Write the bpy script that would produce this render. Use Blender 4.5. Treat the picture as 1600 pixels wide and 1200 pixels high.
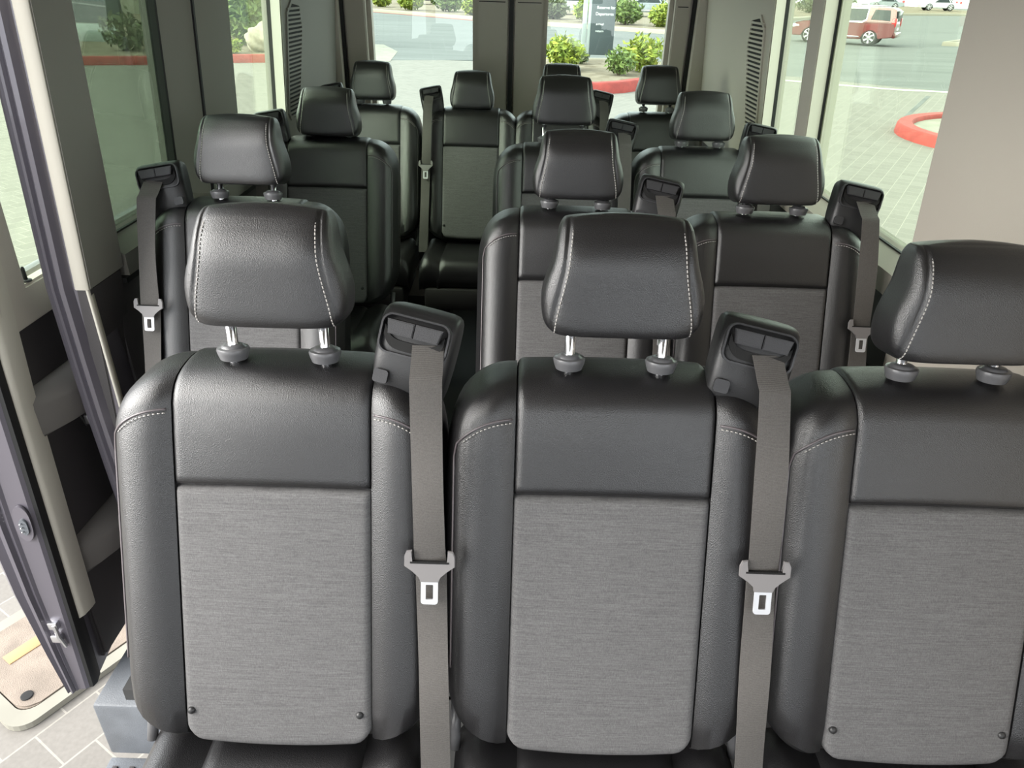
import bpy, bmesh, math, random
from mathutils import Vector, Matrix
random.seed(7)
for o in list(bpy.data.objects): bpy.data.objects.remove(o)
SC = bpy.context.scene
COL = SC.collection
PI = math.pi
# ------------------------------------------------------------------ camera
CAM_H = 2.44
yaw, pitch, roll, FPX = -.0027, .5109, .0287, 1110.0
cy, sy = math.cos(yaw), math.sin(yaw)
fwd = Vector((sy*math.cos(pitch), cy*math.cos(pitch), -math.sin(pitch)))
rt = Vector((cy, -sy, 0)); up = rt.cross(fwd)
r_ = rt*math.cos(roll)+up*math.sin(roll); u_ = -rt*math.sin(roll)+up*math.cos(roll)
cd = bpy.data.cameras.new('camera'); cam = bpy.data.objects.new('camera', cd); COL.objects.link(cam)
cam.matrix_world = Matrix(((r_.x, u_.x, -fwd.x, 0), (r_.y, u_.y, -fwd.y, 0), (r_.z, u_.z, -fwd.z, CAM_H), (0, 0, 0, 1)))
cd.sensor_width = 36; cd.sensor_fit = 'HORIZONTAL'; cd.lens = 36*FPX/1600; cd.clip_start = .02; cd.clip_end = 400
SC.camera = cam
# ------------------------------------------------------------------ light
W = bpy.data.worlds.new('sky'); SC.world = W; W.use_nodes = True
bg = W.node_tree.nodes['Background']; bg.inputs[0].default_value = (.93, .97, 1.0, 1); bg.inputs[1].default_value = 2.0
sd = bpy.data.lights.new('sun', 'SUN'); sd.energy = 5.0; sd.angle = math.radians(60); sd.color = (1, .96, .9)
sun = bpy.data.objects.new('sun', sd); COL.objects.link(sun); sun.location = (-4, -3, 12)
sun.rotation_euler = Vector((1, .38, -.66)).to_track_quat('-Z', 'Y').to_euler()
SC.view_settings.view_transform = 'Standard'; SC.view_settings.look = 'None'; SC.view_settings.gamma = 1
SC.view_settings.use_curve_mapping = False; SC.view_settings.exposure = 1.0

# ------------------------------------------------------------------ materials
MATS = {}
def srgb(r, g, b):
    f = lambda c: (c/255/12.92) if c/255 <= .04045 else ((c/255+.055)/1.055)**2.4
    return (f(r), f(g), f(b), 1)
def mat(name, col, rough=.5, metal=0, spec=.5, bump=None, vary=None, coat=0, fn=None):
    m = bpy.data.materials.new(name); m.use_nodes = True; nt = m.node_tree; N = nt.nodes; Lk = nt.links
    b = N['Principled BSDF']
    b.inputs['Base Color'].default_value = tuple(col[:3])+(1,)
    b.inputs['Roughness'].default_value = rough; b.inputs['Metallic'].default_value = metal
    b.inputs['Specular IOR Level'].default_value = spec; b.inputs['Coat Weight'].default_value = coat
    tc = N.new('ShaderNodeTexCoord')
    if vary:
        n = N.new('ShaderNodeTexNoise'); n.inputs['Scale'].default_value = vary[0]; n.inputs['Detail'].default_value = 6
        Lk.new(tc.outputs['Object'], n.inputs['Vector'])
        r = N.new('ShaderNodeValToRGB'); r.color_ramp.elements[0].position = .35; r.color_ramp.elements[1].position = .65
        c = Vector(col[:3]); r.color_ramp.elements[0].color = tuple(c*(1-vary[1]))+(1,); r.color_ramp.elements[1].color = tuple(c*(1+vary[1]))+(1,)
        Lk.new(n.outputs['Fac'], r.inputs[0]); Lk.new(r.outputs[0], b.inputs['Base Color'])
    if bump:
        n = N.new('ShaderNodeTexNoise') if bump[2] == 'noise' else N.new('ShaderNodeTexVoronoi')
        n.inputs['Scale'].default_value = bump[0]; Lk.new(tc.outputs['Object'], n.inputs['Vector'])
        bp = N.new('ShaderNodeBump'); bp.inputs['Strength'].default_value = bump[1]; bp.inputs['Distance'].default_value = .002
        Lk.new(n.outputs[0], bp.inputs['Height']); Lk.new(bp.outputs[0], b.inputs['Normal'])
    if fn: fn(nt, b, tc)
    MATS[name] = m
    return m
def fabric_fn(nt, b, tc):
    N, Lk = nt.nodes, nt.links
    outs = []
    for sc in ((90, 90, 1500), (1500, 1500, 110), (22, 22, 700), (700, 700, 26)):
        mp = N.new('ShaderNodeMapping'); mp.inputs['Scale'].default_value = sc; Lk.new(tc.outputs['Object'], mp.inputs[0])
        n = N.new('ShaderNodeTexNoise'); n.inputs['Scale'].default_value = 1; n.inputs['Detail'].default_value = 1; Lk.new(mp.outputs[0], n.inputs['Vector'])
        outs.append(n.outputs['Fac'])
    a = N.new('ShaderNodeMath'); a.operation = 'ADD'; Lk.new(outs[0], a.inputs[0]); Lk.new(outs[1], a.inputs[1])
    c = N.new('ShaderNodeMath'); c.operation = 'ADD'; Lk.new(outs[2], c.inputs[0]); Lk.new(outs[3], c.inputs[1])
    d = N.new('ShaderNodeMath'); d.operation = 'ADD'; Lk.new(a.outputs[0], d.inputs[0]); Lk.new(c.outputs[0], d.inputs[1])
    e = N.new('ShaderNodeMath'); e.operation = 'MULTIPLY'; e.inputs[1].default_value = .25; Lk.new(d.outputs[0], e.inputs[0])
    r = N.new('ShaderNodeValToRGB'); r.color_ramp.elements[0].position = .38; r.color_ramp.elements[1].position = .62
    r.color_ramp.elements[0].color = (.082, .080, .081, 1); r.color_ramp.elements[1].color = (.150, .147, .148, 1)
    Lk.new(e.outputs[0], r.inputs[0]); Lk.new(r.outputs[0], b.inputs['Base Color'])
    bp = N.new('ShaderNodeBump'); bp.inputs['Strength'].default_value = .25; bp.inputs['Distance'].default_value = .001
    Lk.new(e.outputs[0], bp.inputs['Height']); Lk.new(bp.outputs[0], b.inputs['Normal'])
def web_fn(nt, b, tc):
    N, Lk = nt.nodes, nt.links
    w = N.new('ShaderNodeTexWave'); w.wave_type = 'BANDS'; w.bands_direction = 'Z'; w.inputs['Scale'].default_value = 210; w.inputs['Distortion'].default_value = .6
    Lk.new(tc.outputs['Object'], w.inputs['Vector'])
    n = N.new('ShaderNodeTexNoise'); n.inputs['Scale'].default_value = 700; Lk.new(tc.outputs['Object'], n.inputs['Vector'])
    mx = N.new('ShaderNodeMath'); mx.operation = 'MULTIPLY_ADD'; mx.inputs[1].default_value = .35; Lk.new(w.outputs['Fac'], mx.inputs[0]); Lk.new(n.outputs['Fac'], mx.inputs[2])
    r = N.new('ShaderNodeValToRGB'); r.color_ramp.elements[0].position = .35; r.color_ramp.elements[1].position = .95
    r.color_ramp.elements[0].color = (.075, .070, .066, 1); r.color_ramp.elements[1].color = (.125, .117, .110, 1)
    Lk.new(mx.outputs[0], r.inputs[0]); Lk.new(r.outputs[0], b.inputs['Base Color'])
    bp = N.new('ShaderNodeBump'); bp.inputs['Strength'].default_value = .3; bp.inputs['Distance'].default_value = .0006
    Lk.new(w.outputs['Fac'], bp.inputs['Height']); Lk.new(bp.outputs[0], b.inputs['Normal'])
def paver_fn(base, mort, sc):
    def f(nt, b, tc):
        N, Lk = nt.nodes, nt.links
        mp = N.new('ShaderNodeMapping'); mp.inputs['Rotation'].default_value = (0, 0, math.radians(-58)); Lk.new(tc.outputs['Object'], mp.inputs[0])
        br = N.new('ShaderNodeTexBrick'); br.inputs['Scale'].default_value = sc; br.inputs['Mortar Size'].default_value = .008
        br.inputs['Brick Width'].default_value = .5; br.inputs['Row Height'].default_value = .42
        br.inputs['Color1'].default_value = tuple(base)+(1,); br.inputs['Color2'].default_value = tuple(c*.88 for c in base)+(1,); br.inputs['Mortar'].default_value = tuple(mort)+(1,)
        Lk.new(mp.outputs[0], br.inputs['Vector'])
        n = N.new('ShaderNodeTexNoise'); n.inputs['Scale'].default_value = 60; n.inputs['Detail'].default_value = 4; Lk.new(tc.outputs['Object'], n.inputs['Vector'])
        mr = N.new('ShaderNodeMapRange'); mr.inputs[3].default_value = .82; mr.inputs[4].default_value = 1.15; Lk.new(n.outputs['Fac'], mr.inputs[0])
        mx = N.new('ShaderNodeMix'); mx.data_type = 'RGBA'; mx.blend_type = 'MULTIPLY'; mx.inputs[0].default_value = 1
        Lk.new(br.outputs['Color'], mx.inputs[6]); Lk.new(mr.outputs[0], mx.inputs[7]); Lk.new(mx.outputs[2], b.inputs['Base Color'])
    return f
def asphalt_fn(nt, b, tc):
    N, Lk = nt.nodes, nt.links
    mp = N.new('ShaderNodeMapping'); mp.inputs['Scale'].default_value = (.15, 1.2, 1); mp.inputs['Rotation'].default_value = (0, 0, .15); Lk.new(tc.outputs['Object'], mp.inputs[0])
    n = N.new('ShaderNodeTexNoise'); n.inputs['Scale'].default_value = 1.2; n.inputs['Detail'].default_value = 8; Lk.new(mp.outputs[0], n.inputs['Vector'])
    r = N.new('ShaderNodeValToRGB'); r.color_ramp.elements[0].position = .3; r.color_ramp.elements[1].position = .7
    r.color_ramp.elements[0].color = (.105, .110, .108, 1); r.color_ramp.elements[1].color = (.145, .150, .147, 1)
    Lk.new(n.outputs['Fac'], r.inputs[0]); Lk.new(r.outputs[0], b.inputs['Base Color'])
def gravel_fn(nt, b, tc):
    N, Lk = nt.nodes, nt.links
    n = N.new('ShaderNodeTexVoronoi'); n.inputs['Scale'].default_value = 4; Lk.new(tc.outputs['Object'], n.inputs['Vector'])
    r = N.new('ShaderNodeValToRGB'); r.color_ramp.elements[0].color = (.135, .11, .08, 1); r.color_ramp.elements[1].color = (.23, .195, .15, 1)
    Lk.new(n.outputs['Color'], r.inputs[0]); Lk.new(r.outputs[0], b.inputs['Base Color'])
def leaf_fn(c1, c2):
    def f(nt, b, tc):
        N, Lk = nt.nodes, nt.links
        n = N.new('ShaderNodeTexNoise'); n.inputs['Scale'].default_value = 5; n.inputs['Detail'].default_value = 4; Lk.new(tc.outputs['Object'], n.inputs['Vector'])
        r = N.new('ShaderNodeValToRGB'); r.color_ramp.elements[0].position = .35; r.color_ramp.elements[1].position = .65
        r.color_ramp.elements[0].color = c1+(1,); r.color_ramp.elements[1].color = c2+(1,)
        Lk.new(n.outputs['Fac'], r.inputs[0]); Lk.new(r.outputs[0], b.inputs['Base Color'])
    return f
def glass(name, tint, refl=1.0):
    m = bpy.data.materials.new(name); m.use_nodes = True; nt = m.node_tree; N = nt.nodes; Lk = nt.links
    for n in list(N): N.remove(n)
    out = N.new('ShaderNodeOutputMaterial'); t = N.new('ShaderNodeBsdfTransparent'); t.inputs[0].default_value = tuple(tint)+(1,)
    g = N.new('ShaderNodeBsdfGlossy'); g.inputs['Roughness'].default_value = .01
    fr = N.new('ShaderNodeFresnel'); fr.inputs[0].default_value = 1.45
    ge = N.new('ShaderNodeNewGeometry'); mi = N.new('ShaderNodeMapRange'); mi.inputs[3].default_value = 1.45; mi.inputs[4].default_value = 1/1.45
    Lk.new(ge.outputs['Backfacing'], mi.inputs[0]); Lk.new(mi.outputs[0], fr.inputs[0])
    mu = N.new('ShaderNodeMath'); mu.operation = 'MULTIPLY'; mu.inputs[1].default_value = refl; Lk.new(fr.outputs[0], mu.inputs[0])
    mx = N.new('ShaderNodeMixShader'); Lk.new(mu.outputs[0], mx.inputs[0]); Lk.new(t.outputs[0], mx.inputs[1]); Lk.new(g.outputs[0], mx.inputs[2]); Lk.new(mx.outputs[0], out.inputs[0])
    MATS[name] = m; return m

mat('leather', (.012, .0115, .0125), .33, spec=1.0, bump=(900, .25, 'vor'))
mat('fabric', (.12, .12, .12), .75, spec=.35, fn=fabric_fn)
mat('thread', (.42, .40, .38), .7)
mat('seam', (.006, .006, .007), .6)
mat('piping', (.11, .095, .10), .35, spec=.8)
mat('webbing', (.11, .1, .09), .7, spec=.3, fn=web_fn)
mat('plastic_black', (.022, .022, .023), .42, spec=.5, bump=(700, .15, 'noise'))
mat('plastic_lip', (.035, .035, .038), .5, bump=(700, .15, 'noise'))
mat('plastic_dark', (.052, .047, .048), .55, bump=(500, .3, 'noise'))
mat('ledge_plastic', (.15, .14, .13), .5)
mat('tongue_plastic', (.20, .19, .19), .45)
mat('slot_black', (.003, .003, .003), .8)
mat('post_ring', (.11, .11, .115), .32)
mat('chrome', (.8, .8, .82), .12, metal=1)
mat('tongue_metal', (.62, .63, .66), .45, metal=.35)
mat('steel', (.75, .75, .78), .28, metal=1)
mat('beige_trim', (.50, .46, .40), .6, bump=(400, .15, 'noise'))
mat('cream_trim', (.52, .49, .42), .6)
mat('beige_trim_shaded', (.235, .225, .20), .6, bump=(400, .15, 'noise'))  # beige plastic again, with the left side's shade put into its colour
mat('headliner', (.42, .40, .36), .9)
mat('rubber', (.008, .008, .008), .6)
mat('paint_plum', (.12, .11, .13), .35, metal=.2, coat=.4)
mat('step_plastic', (.10, .108, .12), .5, vary=(14, .12), bump=(300, .3, 'noise'))
mat('floor_vinyl', (.03, .03, .03), .7)
mat('asphalt', (.14, .14, .14), .9, spec=.2, fn=asphalt_fn)
mat('pavers', (.4, .4, .4), .9, spec=.2, fn=paver_fn((.19, .178, .162), (.27, .255, .225), 2.2))
mat('concrete', (.235, .225, .19), .9, spec=.2, vary=(3, .1))
mat('gravel', (.4, .33, .25), .95, spec=.1, fn=gravel_fn)
mat('red_paint', (.27, .035, .028), .7, vary=(6, .15))
mat('kerb_pale', (.26, .235, .19), .85)
mat('cover_concrete', (.19, .155, .125), .85, vary=(10, .15), bump=(220, .6, 'vor'))
mat('cover_rust', (.34, .21, .10), .85)
mat('leaf_lime', (.3, .4, .05), .7, fn=leaf_fn((.10, .15, .012), (.26, .29, .03)))
mat('leaf_green', (.15, .25, .05), .7, fn=leaf_fn((.05, .09, .015), (.14, .19, .04)))
mat('leaf_olive', (.2, .22, .1), .7, fn=leaf_fn((.06, .075, .035), (.12, .135, .06)))
mat('bark', (.12, .09, .06), .9)
mat('boulder', (.32, .28, .22), .9, vary=(5, .2), bump=(9, 1, 'noise'))
mat('sign_grey', (.05, .065, .07), .5)
mat('sign_post', (.38, .42, .41), .35, metal=.3)
mat('sign_white', (.75, .77, .75), .6)
mat('car_red', (.12, .014, .013), .25, coat=1, metal=.2)
mat('car_white', (.5, .51, .53), .25, coat=1)
mat('car_silver', (.28, .3, .32), .25, metal=.5, coat=1)
mat('car_dark', (.03, .035, .045), .25, coat=1)
mat('car_glass', (.02, .028, .03), .15, spec=.25)
mat('tyre', (.015, .015, .015), .8)
mat('alloy', (.6, .6, .6), .25, metal=.9)
mat('lamp_red', (.45, .02, .02), .2, coat=1)
mat('lamp_clear', (.7, .72, .72), .15, coat=1)
mat('stucco', (.34, .33, .26), .9, bump=(40, .6, 'noise'))
mat('yellow_paint', (.7, .5, .03), .6)
mat('white_line', (.38, .37, .33), .8)
glass('glass_light', (.885, .96, .915)); glass('glass_side', (.89, .965, .865)); glass('glass_dark', (.50, .54, .51), 1.3)

# ------------------------------------------------------------------ helpers
def link(name, bm, m, parent=None, smooth=True, loc=None, auto=None):
    bmesh.ops.recalc_face_normals(bm, faces=bm.faces)
    me = bpy.data.meshes.new(name); bm.to_mesh(me); bm.free()
    if smooth:
        for p in me.polygons: p.use_smooth = True
        if auto:
            me.set_sharp_from_angle(angle=math.radians(auto))
    o = bpy.data.objects.new(name, me); COL.objects.link(o); me.materials.append(MATS[m])
    if parent: o.parent = parent
    if loc: o.location = loc
    return o
def tag(o, label=None, cat=None, group=None, kind=None):
    if label: o['label'] = label
    if cat: o['category'] = cat
    if group: o['group'] = group
    if kind: o['kind'] = kind
    return o
def empty(name, loc=(0, 0, 0), rz=0):
    o = bpy.data.objects.new(name, None); COL.objects.link(o); o.location = loc; o.rotation_euler = (0, 0, rz); o.empty_display_size = .1; return o
def copy_tree(o, parent=None):
    c = o.copy(); COL.objects.link(c)
    if parent: c.parent = parent
    for ch in list(o.children): copy_tree(ch, c)
    return c
def sbox(bm, x0, x1, y0, y1, z0, z1, bev=0, seg=2, mtx=None):
    r = bmesh.ops.create_cube(bm, size=1); vs = r['verts']
    for v in vs: v.co = Vector(((x0+x1)/2+v.co.x*(x1-x0), (y0+y1)/2+v.co.y*(y1-y0), (z0+z1)/2+v.co.z*(z1-z0)))
    if mtx:
        for v in vs: v.co = mtx@v.co
    if bev:
        es = list({e for v in vs for e in v.link_edges})
        bmesh.ops.bevel(bm, geom=es, offset=bev, segments=seg, affect='EDGES', profile=.5)
    return bm
def box(name, m, b, bev=0, parent=None, seg=2, mtx=None):
    bm = bmesh.new(); sbox(bm, *b, bev=bev, seg=seg, mtx=mtx); return link(name, bm, m, parent, smooth=bev > 0, auto=40)
def tube(bm, pts, r, n=10, cap=True):
    rings = []; pts = [Vector(p) for p in pts]
    for i, p in enumerate(pts):
        t = (pts[min(i+1, len(pts)-1)]-pts[max(i-1, 0)]).normalized()
        a = t.orthogonal().normalized() if i == 0 else (a-t*a.dot(t)).normalized()
        b = t.cross(a); rr = r[i] if isinstance(r, (list, tuple)) else r
        rings.append([bm.verts.new(p+(a*math.cos(k*2*PI/n)+b*math.sin(k*2*PI/n))*rr) for k in range(n)])
    for i in range(len(rings)-1):
        for k in range(n): bm.faces.new((rings[i][k], rings[i][(k+1) % n], rings[i+1][(k+1) % n], rings[i+1][k]))
    if cap: bm.faces.new(rings[0]); bm.faces.new(rings[-1])
def loft(bm, rings, cap=True, closed=True):
    R = [[bm.verts.new(p) for p in r] for r in rings]; n = len(R[0])
    for i in range(len(R)-1):
        for k in range(n if closed else n-1): bm.faces.new((R[i][k], R[i][(k+1) % n], R[i+1][(k+1) % n], R[i+1][k]))
    if cap: bm.faces.new(R[0]); bm.faces.new(R[-1])
    return R
def prism(bm, poly, fn, d0, d1, bev=0):
    """poly (a,b) points, fn(a,b,d)->xyz"""
    a = [bm.verts.new(fn(p[0], p[1], d0)) for p in poly]; b = [bm.verts.new(fn(p[0], p[1], d1)) for p in poly]; n = len(poly)
    f = [bm.faces.new(a), bm.faces.new(b)]
    for k in range(n): f.append(bm.faces.new((a[k], a[(k+1) % n], b[(k+1) % n], b[k])))
    if bev:
        es = list({e for ff in f[:2] for e in ff.edges}); bmesh.ops.bevel(bm, geom=es, offset=bev, segments=2, affect='EDGES')
def ringp(bm, outer, inner, fn, d0, d1):
    n = len(outer); V = [[bm.verts.new(fn(p[0], p[1], d)) for p in L] for L in (outer, inner) for d in (d0, d1)]
    o0, o1, i0, i1 = V
    for k in range(n):
        j = (k+1) % n
        bm.faces.new((o0[k], o0[j], o1[j], o1[k])); bm.faces.new((i0[k], i0[j], i1[j], i1[k]))
        bm.faces.new((o0[k], o0[j], i0[j], i0[k])); bm.faces.new((o1[k], o1[j], i1[j], i1[k]))
def rrect(x0, x1, y0, y1, r, n=4):
    P = []
    for cx, cy_, a0 in ((x1-r, y1-r, 0), (x0+r, y1-r, 90), (x0+r, y0+r, 180), (x1-r, y0+r, 270)):
        for k in range(n+1):
            a = math.radians(a0+90*k/n); P.append((cx+r*math.cos(a), cy_+r*math.sin(a)))
    return P
def sm(a, b, x):
    t = min(1, max(0, (x-a)/(b-a))); return t*t*(3-2*t)

# ------------------------------------------------------------------ seat prototype
FLOOR = .84
ZP = 1.991                       # height of the head restraint post base
REC = math.radians(20)
UZ, UY = math.cos(REC), math.sin(REC)
# seat-local origin: on the floor under the backrest, row line Y -> local y = 0 is the post base line
OZ = ZP-.02-FLOOR
def L(x, s, d):                  # across, along the reclined back, out of its front face
    return Vector((x, -.05+s*UY-d*UZ, OZ+s*UZ+d*UY))
HWS = .2315                      # half seat width
HP = .135                        # half centre panel width
SB = -.535                       # bottom of back
def profile():
    P = [(SB+.05, -.125), (SB+.012, -.10), (SB-.006, -.05), (SB, -.018), (SB+.012, -.004)]
    for k in range(1, 12): P.append((SB+.012+(abs(SB)-.012-.035)*k/12, 0))
    P += [(-.030, -.001), (-.018, -.004), (-.006, -.010), (.004, -.019), (.012, -.031), (.019, -.046), (.025, -.062), (.029, -.078), (.030, -.094), (.026, -.108), (.015, -.120), (-.01, -.128)]
    for k in range(1, 8): P.append((-.01-(.44)*k/8, -.128))
    return P
PROF = profile()
def drop(x):
    ax = abs(x)
    if ax < .142: return .004*(ax/.142)**2
    t = min(1, (ax-.142)/(HWS-.142)); return .004+.105*(1-math.sqrt(max(0, 1-t*t)))
def dropb(x):
    ax = abs(x); t = min(1, max(0, (ax-.125)/(HWS-.125))); return .125*(1-math.sqrt(max(0, 1-t*t)))
def warp(x, s, d):
    a = (s-SB)/(-SB+.03)
    s2 = s-drop(x)*sm(.55, 1, a)+dropb(x)*(1-sm(0, .45, a))
    return s2, d
def bolster_d(x, s, d):
    ax = abs(x); front = sm(-.06, -.0, d)
    t = (ax-HP)/(HWS-HP)
    if t < 0: return -.012
    b = .013*math.sin(PI*min(1, max(0, t))**.8)-.030*max(0, t-.6)**2/.16
    return b*front
def seat_shell():
    bm = bmesh.new()
    xs = [-HWS+(HWS-HP)*(1-math.cos(PI/2*k/12)) for k in range(13)]
    xs = sorted(set([round(v, 5) for v in xs+[-v for v in xs]+[-.1345, .1345, -.10, -.05, 0, .05, .10]]))
    G = []
    for x in xs:
        row = []
        for s, d in PROF:
            ax = abs(x); s2, d2 = warp(x, s, d)
            if ax < HP-.0001: d2 = d2-.010*sm(-.13, -.10, d); s2 = s2-(.008 if s > -.03 else 0)
            else: d2 += bolster_d(x, s, d)
            # round the outer flank towards the middle of the thickness
            e = max(0, (ax-(HWS-.022))/.022); 
            if e > 0: d2 = d2+(-.064-d2)*(.40*e*e); s2 = s2-(.012*e*e if s > -.05 else 0)
            row.append(bm.verts.new(L(x, s2, d2)))
        G.append(row)
    for i in range(len(G)-1):
        for k in range(len(PROF)-1): bm.faces.new((G[i][k], G[i+1][k], G[i+1][k+1], G[i][k+1]))
        bm.faces.new((G[i][-1], G[i+1][-1], G[i+1][0], G[i][0]))
    bm.faces.new(G[0]); bm.faces.new(G[-1][::-1])
    return bm
def panel(s0, s1, over, hb, rb=0):
    """pillowed centre panel; over=True wraps the top"""
    bm = bmesh.new(); nx = 28
    if over: pr = [p for p in PROF if p[0] > s0+.004 and p[1] > -.127]; 
    else: pr = [p for p in PROF if s0+.004 < p[0] < s1-.004 and p[1] > -.006]
    base = [(s0, 0)]+[(s0+.003, 0), (s0+.008, 0), (s0+.016, 0)]
    end = [] if over else [(s1-.016, 0), (s1-.008, 0), (s1-.003, 0), (s1, 0)]
    pr = [p for p in pr if p[0] > s0+.02 or p[1] < -.02]; pr = [p for p in pr if over or p[0] < s1-.02]
    pr = base+pr+end
    nP = len(pr); G = []
    for i in range(nx+1):
        q = -math.cos(PI*i/nx); q = math.copysign(abs(q)**.8, q); x = q*(HP-.0008); row = []
        for k, (s, d) in enumerate(pr):
            s2, d2 = warp(x, s, d)
            e1 = (HP-abs(x)); ed = min(1, e1/.010); 
            e2 = min(1, (s-s0)/.010) if d > -.004 else 1
            if not over: e2 = min(e2, (s1-s)/.010)
            prof = math.sqrt(max(0, 1-(1-ed)**2))*math.sqrt(max(0, 1-(1-max(0, e2))**2))
            t = hb*prof - .009*(1-prof)
            t += .003*math.sin(PI*min(1, max(0, (s-s0)/(s1-s0))))*(1-(x/HP)**2) if d > -.01 else 0
            # normal direction along the profile
            kn = pr[min(k+1, nP-1)]; kp = pr[max(k-1, 0)]; ts, td = kn[0]-kp[0], kn[1]-kp[1]; ln = math.hypot(ts, td) or 1
            ns, nd = -td/ln, ts/ln
            xx = x
            if rb and s < s0+.05: 
                s2 += -.008*(1-(x/HP)**2)+.022*max(0, (abs(x)/HP-.82)/.18)**2*(1-sm(s0, s0+.05, s))
            row.append(bm.verts.new(L(xx, s2+ns*t, d2+nd*t)))
        G.append(row)
    for i in range(nx):
        for k in range(nP-1): bm.faces.new((G[i][k], G[i+1][k], G[i+1][k+1], G[i][k+1]))
    return bm
# head restraint ---------------------------------------------------------
HT = math.radians(11)
HB = Vector((0, .0, ZP-FLOOR+.052))
def HRP(x, h, d): return HB+Vector((x, h*math.sin(HT)-d*math.cos(HT), h*math.cos(HT)+d*math.sin(HT)))
HH = .147
def hr_w(t): return (.1000+.006*math.sin(PI*min(1, t*1.6))-.014*sm(.25, 1.05, t))
def hr_f(t): return .050-.003*(1-t)-.030*max(0, (t-.55)/.45)**2
def hr_b(t): return -.050+.012*t
def hr_pt(t, th):
    # th: angle, 0 = +x, -90deg = front
    e = 1.0
    end = 1.0
    if t < .16: end = math.sqrt(max(0.0, 1-((.16-t)/.16)**2))*.16+.84
    if t > .82: end = math.sqrt(max(0.0, 1-((t-.82)/.18)**2))*.34+.66
    w = hr_w(t)*(end if t < .5 else (.88+.12*(end-.66)/.34)); f, b = hr_f(t), hr_b(t); mid = (f+b)/2; hd = (f-b)/2*(end if t < .5 else (.62+.38*(end-.66)/.34))
    n = 4.8
    c, s = math.cos(th), math.sin(th)
    x = w*math.copysign(abs(c)**(2/n), c); d = mid+hd*math.copysign(abs(s)**(2/n), s)
    return x, d, w
def seam_x(t): return .0925-.016*sm(.0, .75, t)-.003*sm(.7, 1, t)
def headrest_bm():
    bm = bmesh.new(); rings = []; n = 120
    ts = [0, .004, .015, .035, .06, .09, .13, .18, .25, .33, .41, .5, .58, .66, .73, .79, .84, .88, .915, .945, .965, .982, .993, 1.0]
    for t in ts:
        r = []
        for k in range(n):
            th = 2*PI*k/n; x, d, w = hr_pt(t, th)
            if math.sin(th) > 0:
                g = abs(abs(x)-seam_x(t)); d -= .0035*math.exp(-(g/.0022)**2)
            r.append(HRP(x, t*HH+.004*math.cos(x*12)*(1 if t > .9 else 0), d))
        rings.append(r)
    R = loft(bm, rings, cap=False)
    for rg, t, s in ((R[0], 0, -1), (R[-1], 1, 1)):
        prev = rg
        for f in (.9, .75, .5, .25):
            cen = sum((v.co for v in rg), Vector())/n
            hh = (.006*(1-f*f) if s > 0 else -.003*(1-f*f))
            new = [bm.verts.new(cen+(v.co-cen)*f+Vector((0, 0, hh))) for v in rg]
            for k in range(n): bm.faces.new((prev[k], prev[(k+1) % n], new[(k+1) % n], new[k]))
            prev = new
        bm.faces.new(prev)
    return bm
def hr_surface(x, t):
    lo, hi = 0.0, PI/2
    for _ in range(30):
        m = (lo+hi)/2
        if hr_pt(t, m)[0] > abs(x): lo = m
        else: hi = m
    return hr_pt(t, (lo+hi)/2)[1]
def dashes(bm, pts, r, on, off):
    ln = 0; cur = []; state = True; lim = on
    for a, b in zip(pts, pts[1:]):
        cur = cur or [a]; seg = (b-a).length; ln += seg
        if ln > lim:
            if state:
                tube(bm, [cur[0], b], r, 5)
            state = not state; lim = on if state else off; ln = 0; cur = [b]
def stitch_bm(sgn):
    bm = bmesh.new()
    if True:
        for off in (-.0042,):
            pts = []
            for k in range(300):
                t = .02+.95*k/299; x = seam_x(t)+off; d = hr_surface(x, t)
                pts.append(HRP(sgn*x, t*HH, d+.0004))
            dashes(bm, pts, .0009, .0034, .0016)
    return bm
def lathe(bm, prof, c, ax=(0, 0, 1), n=24, sx=1.0):
    ax = Vector(ax).normalized(); a = Vector((1, 0, 0)); a = (a-ax*a.dot(ax)).normalized(); b = ax.cross(a)
    rings = [[Vector(c)+ax*h+(a*math.cos(2*PI*k/n)*sx+b*math.sin(2*PI*k/n))*r for k in range(n)] for r, h in prof]
    loft(bm, rings)
def cushion_bm(hw, inner):
    bm = bmesh.new(); rings = []
    z0 = L(0, SB, 0).z-.035; yb = L(0, SB, 0).y+.085
    prof = [(yb, -.11), (yb, -.03), (yb-.01, -.012), (yb-.03, -.003), (yb-.10, -.004), (yb-.19, .004), (yb-.27, .012), (yb-.31, .006), (yb-.335, -.014), (yb-.345, -.045), (yb-.34, -.09), (yb-.32, -.12)]
    n = 20
    for i in range(n+1):
        x = -math.cos(PI*i/n)*hw; e = max(0, (abs(x)-(hw-.03))/.03); row = []
        for y, z in prof:
            zz = z-.028*e*e*(1 if z > -.1 else 0)+(.0 if not inner else .006*math.sqrt(max(0, 1-(abs(x)/hw)**6))-.004)
            if not inner: zz += (.012*math.exp(-((abs(x)-.175)/.03)**2)-(.010 if abs(x) < .13 else 0)) if z > -.06 else 0
            row.append((x, y, z0+.004+zz))
        rings.append(row)
    loft(bm, rings)
    return bm
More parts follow.
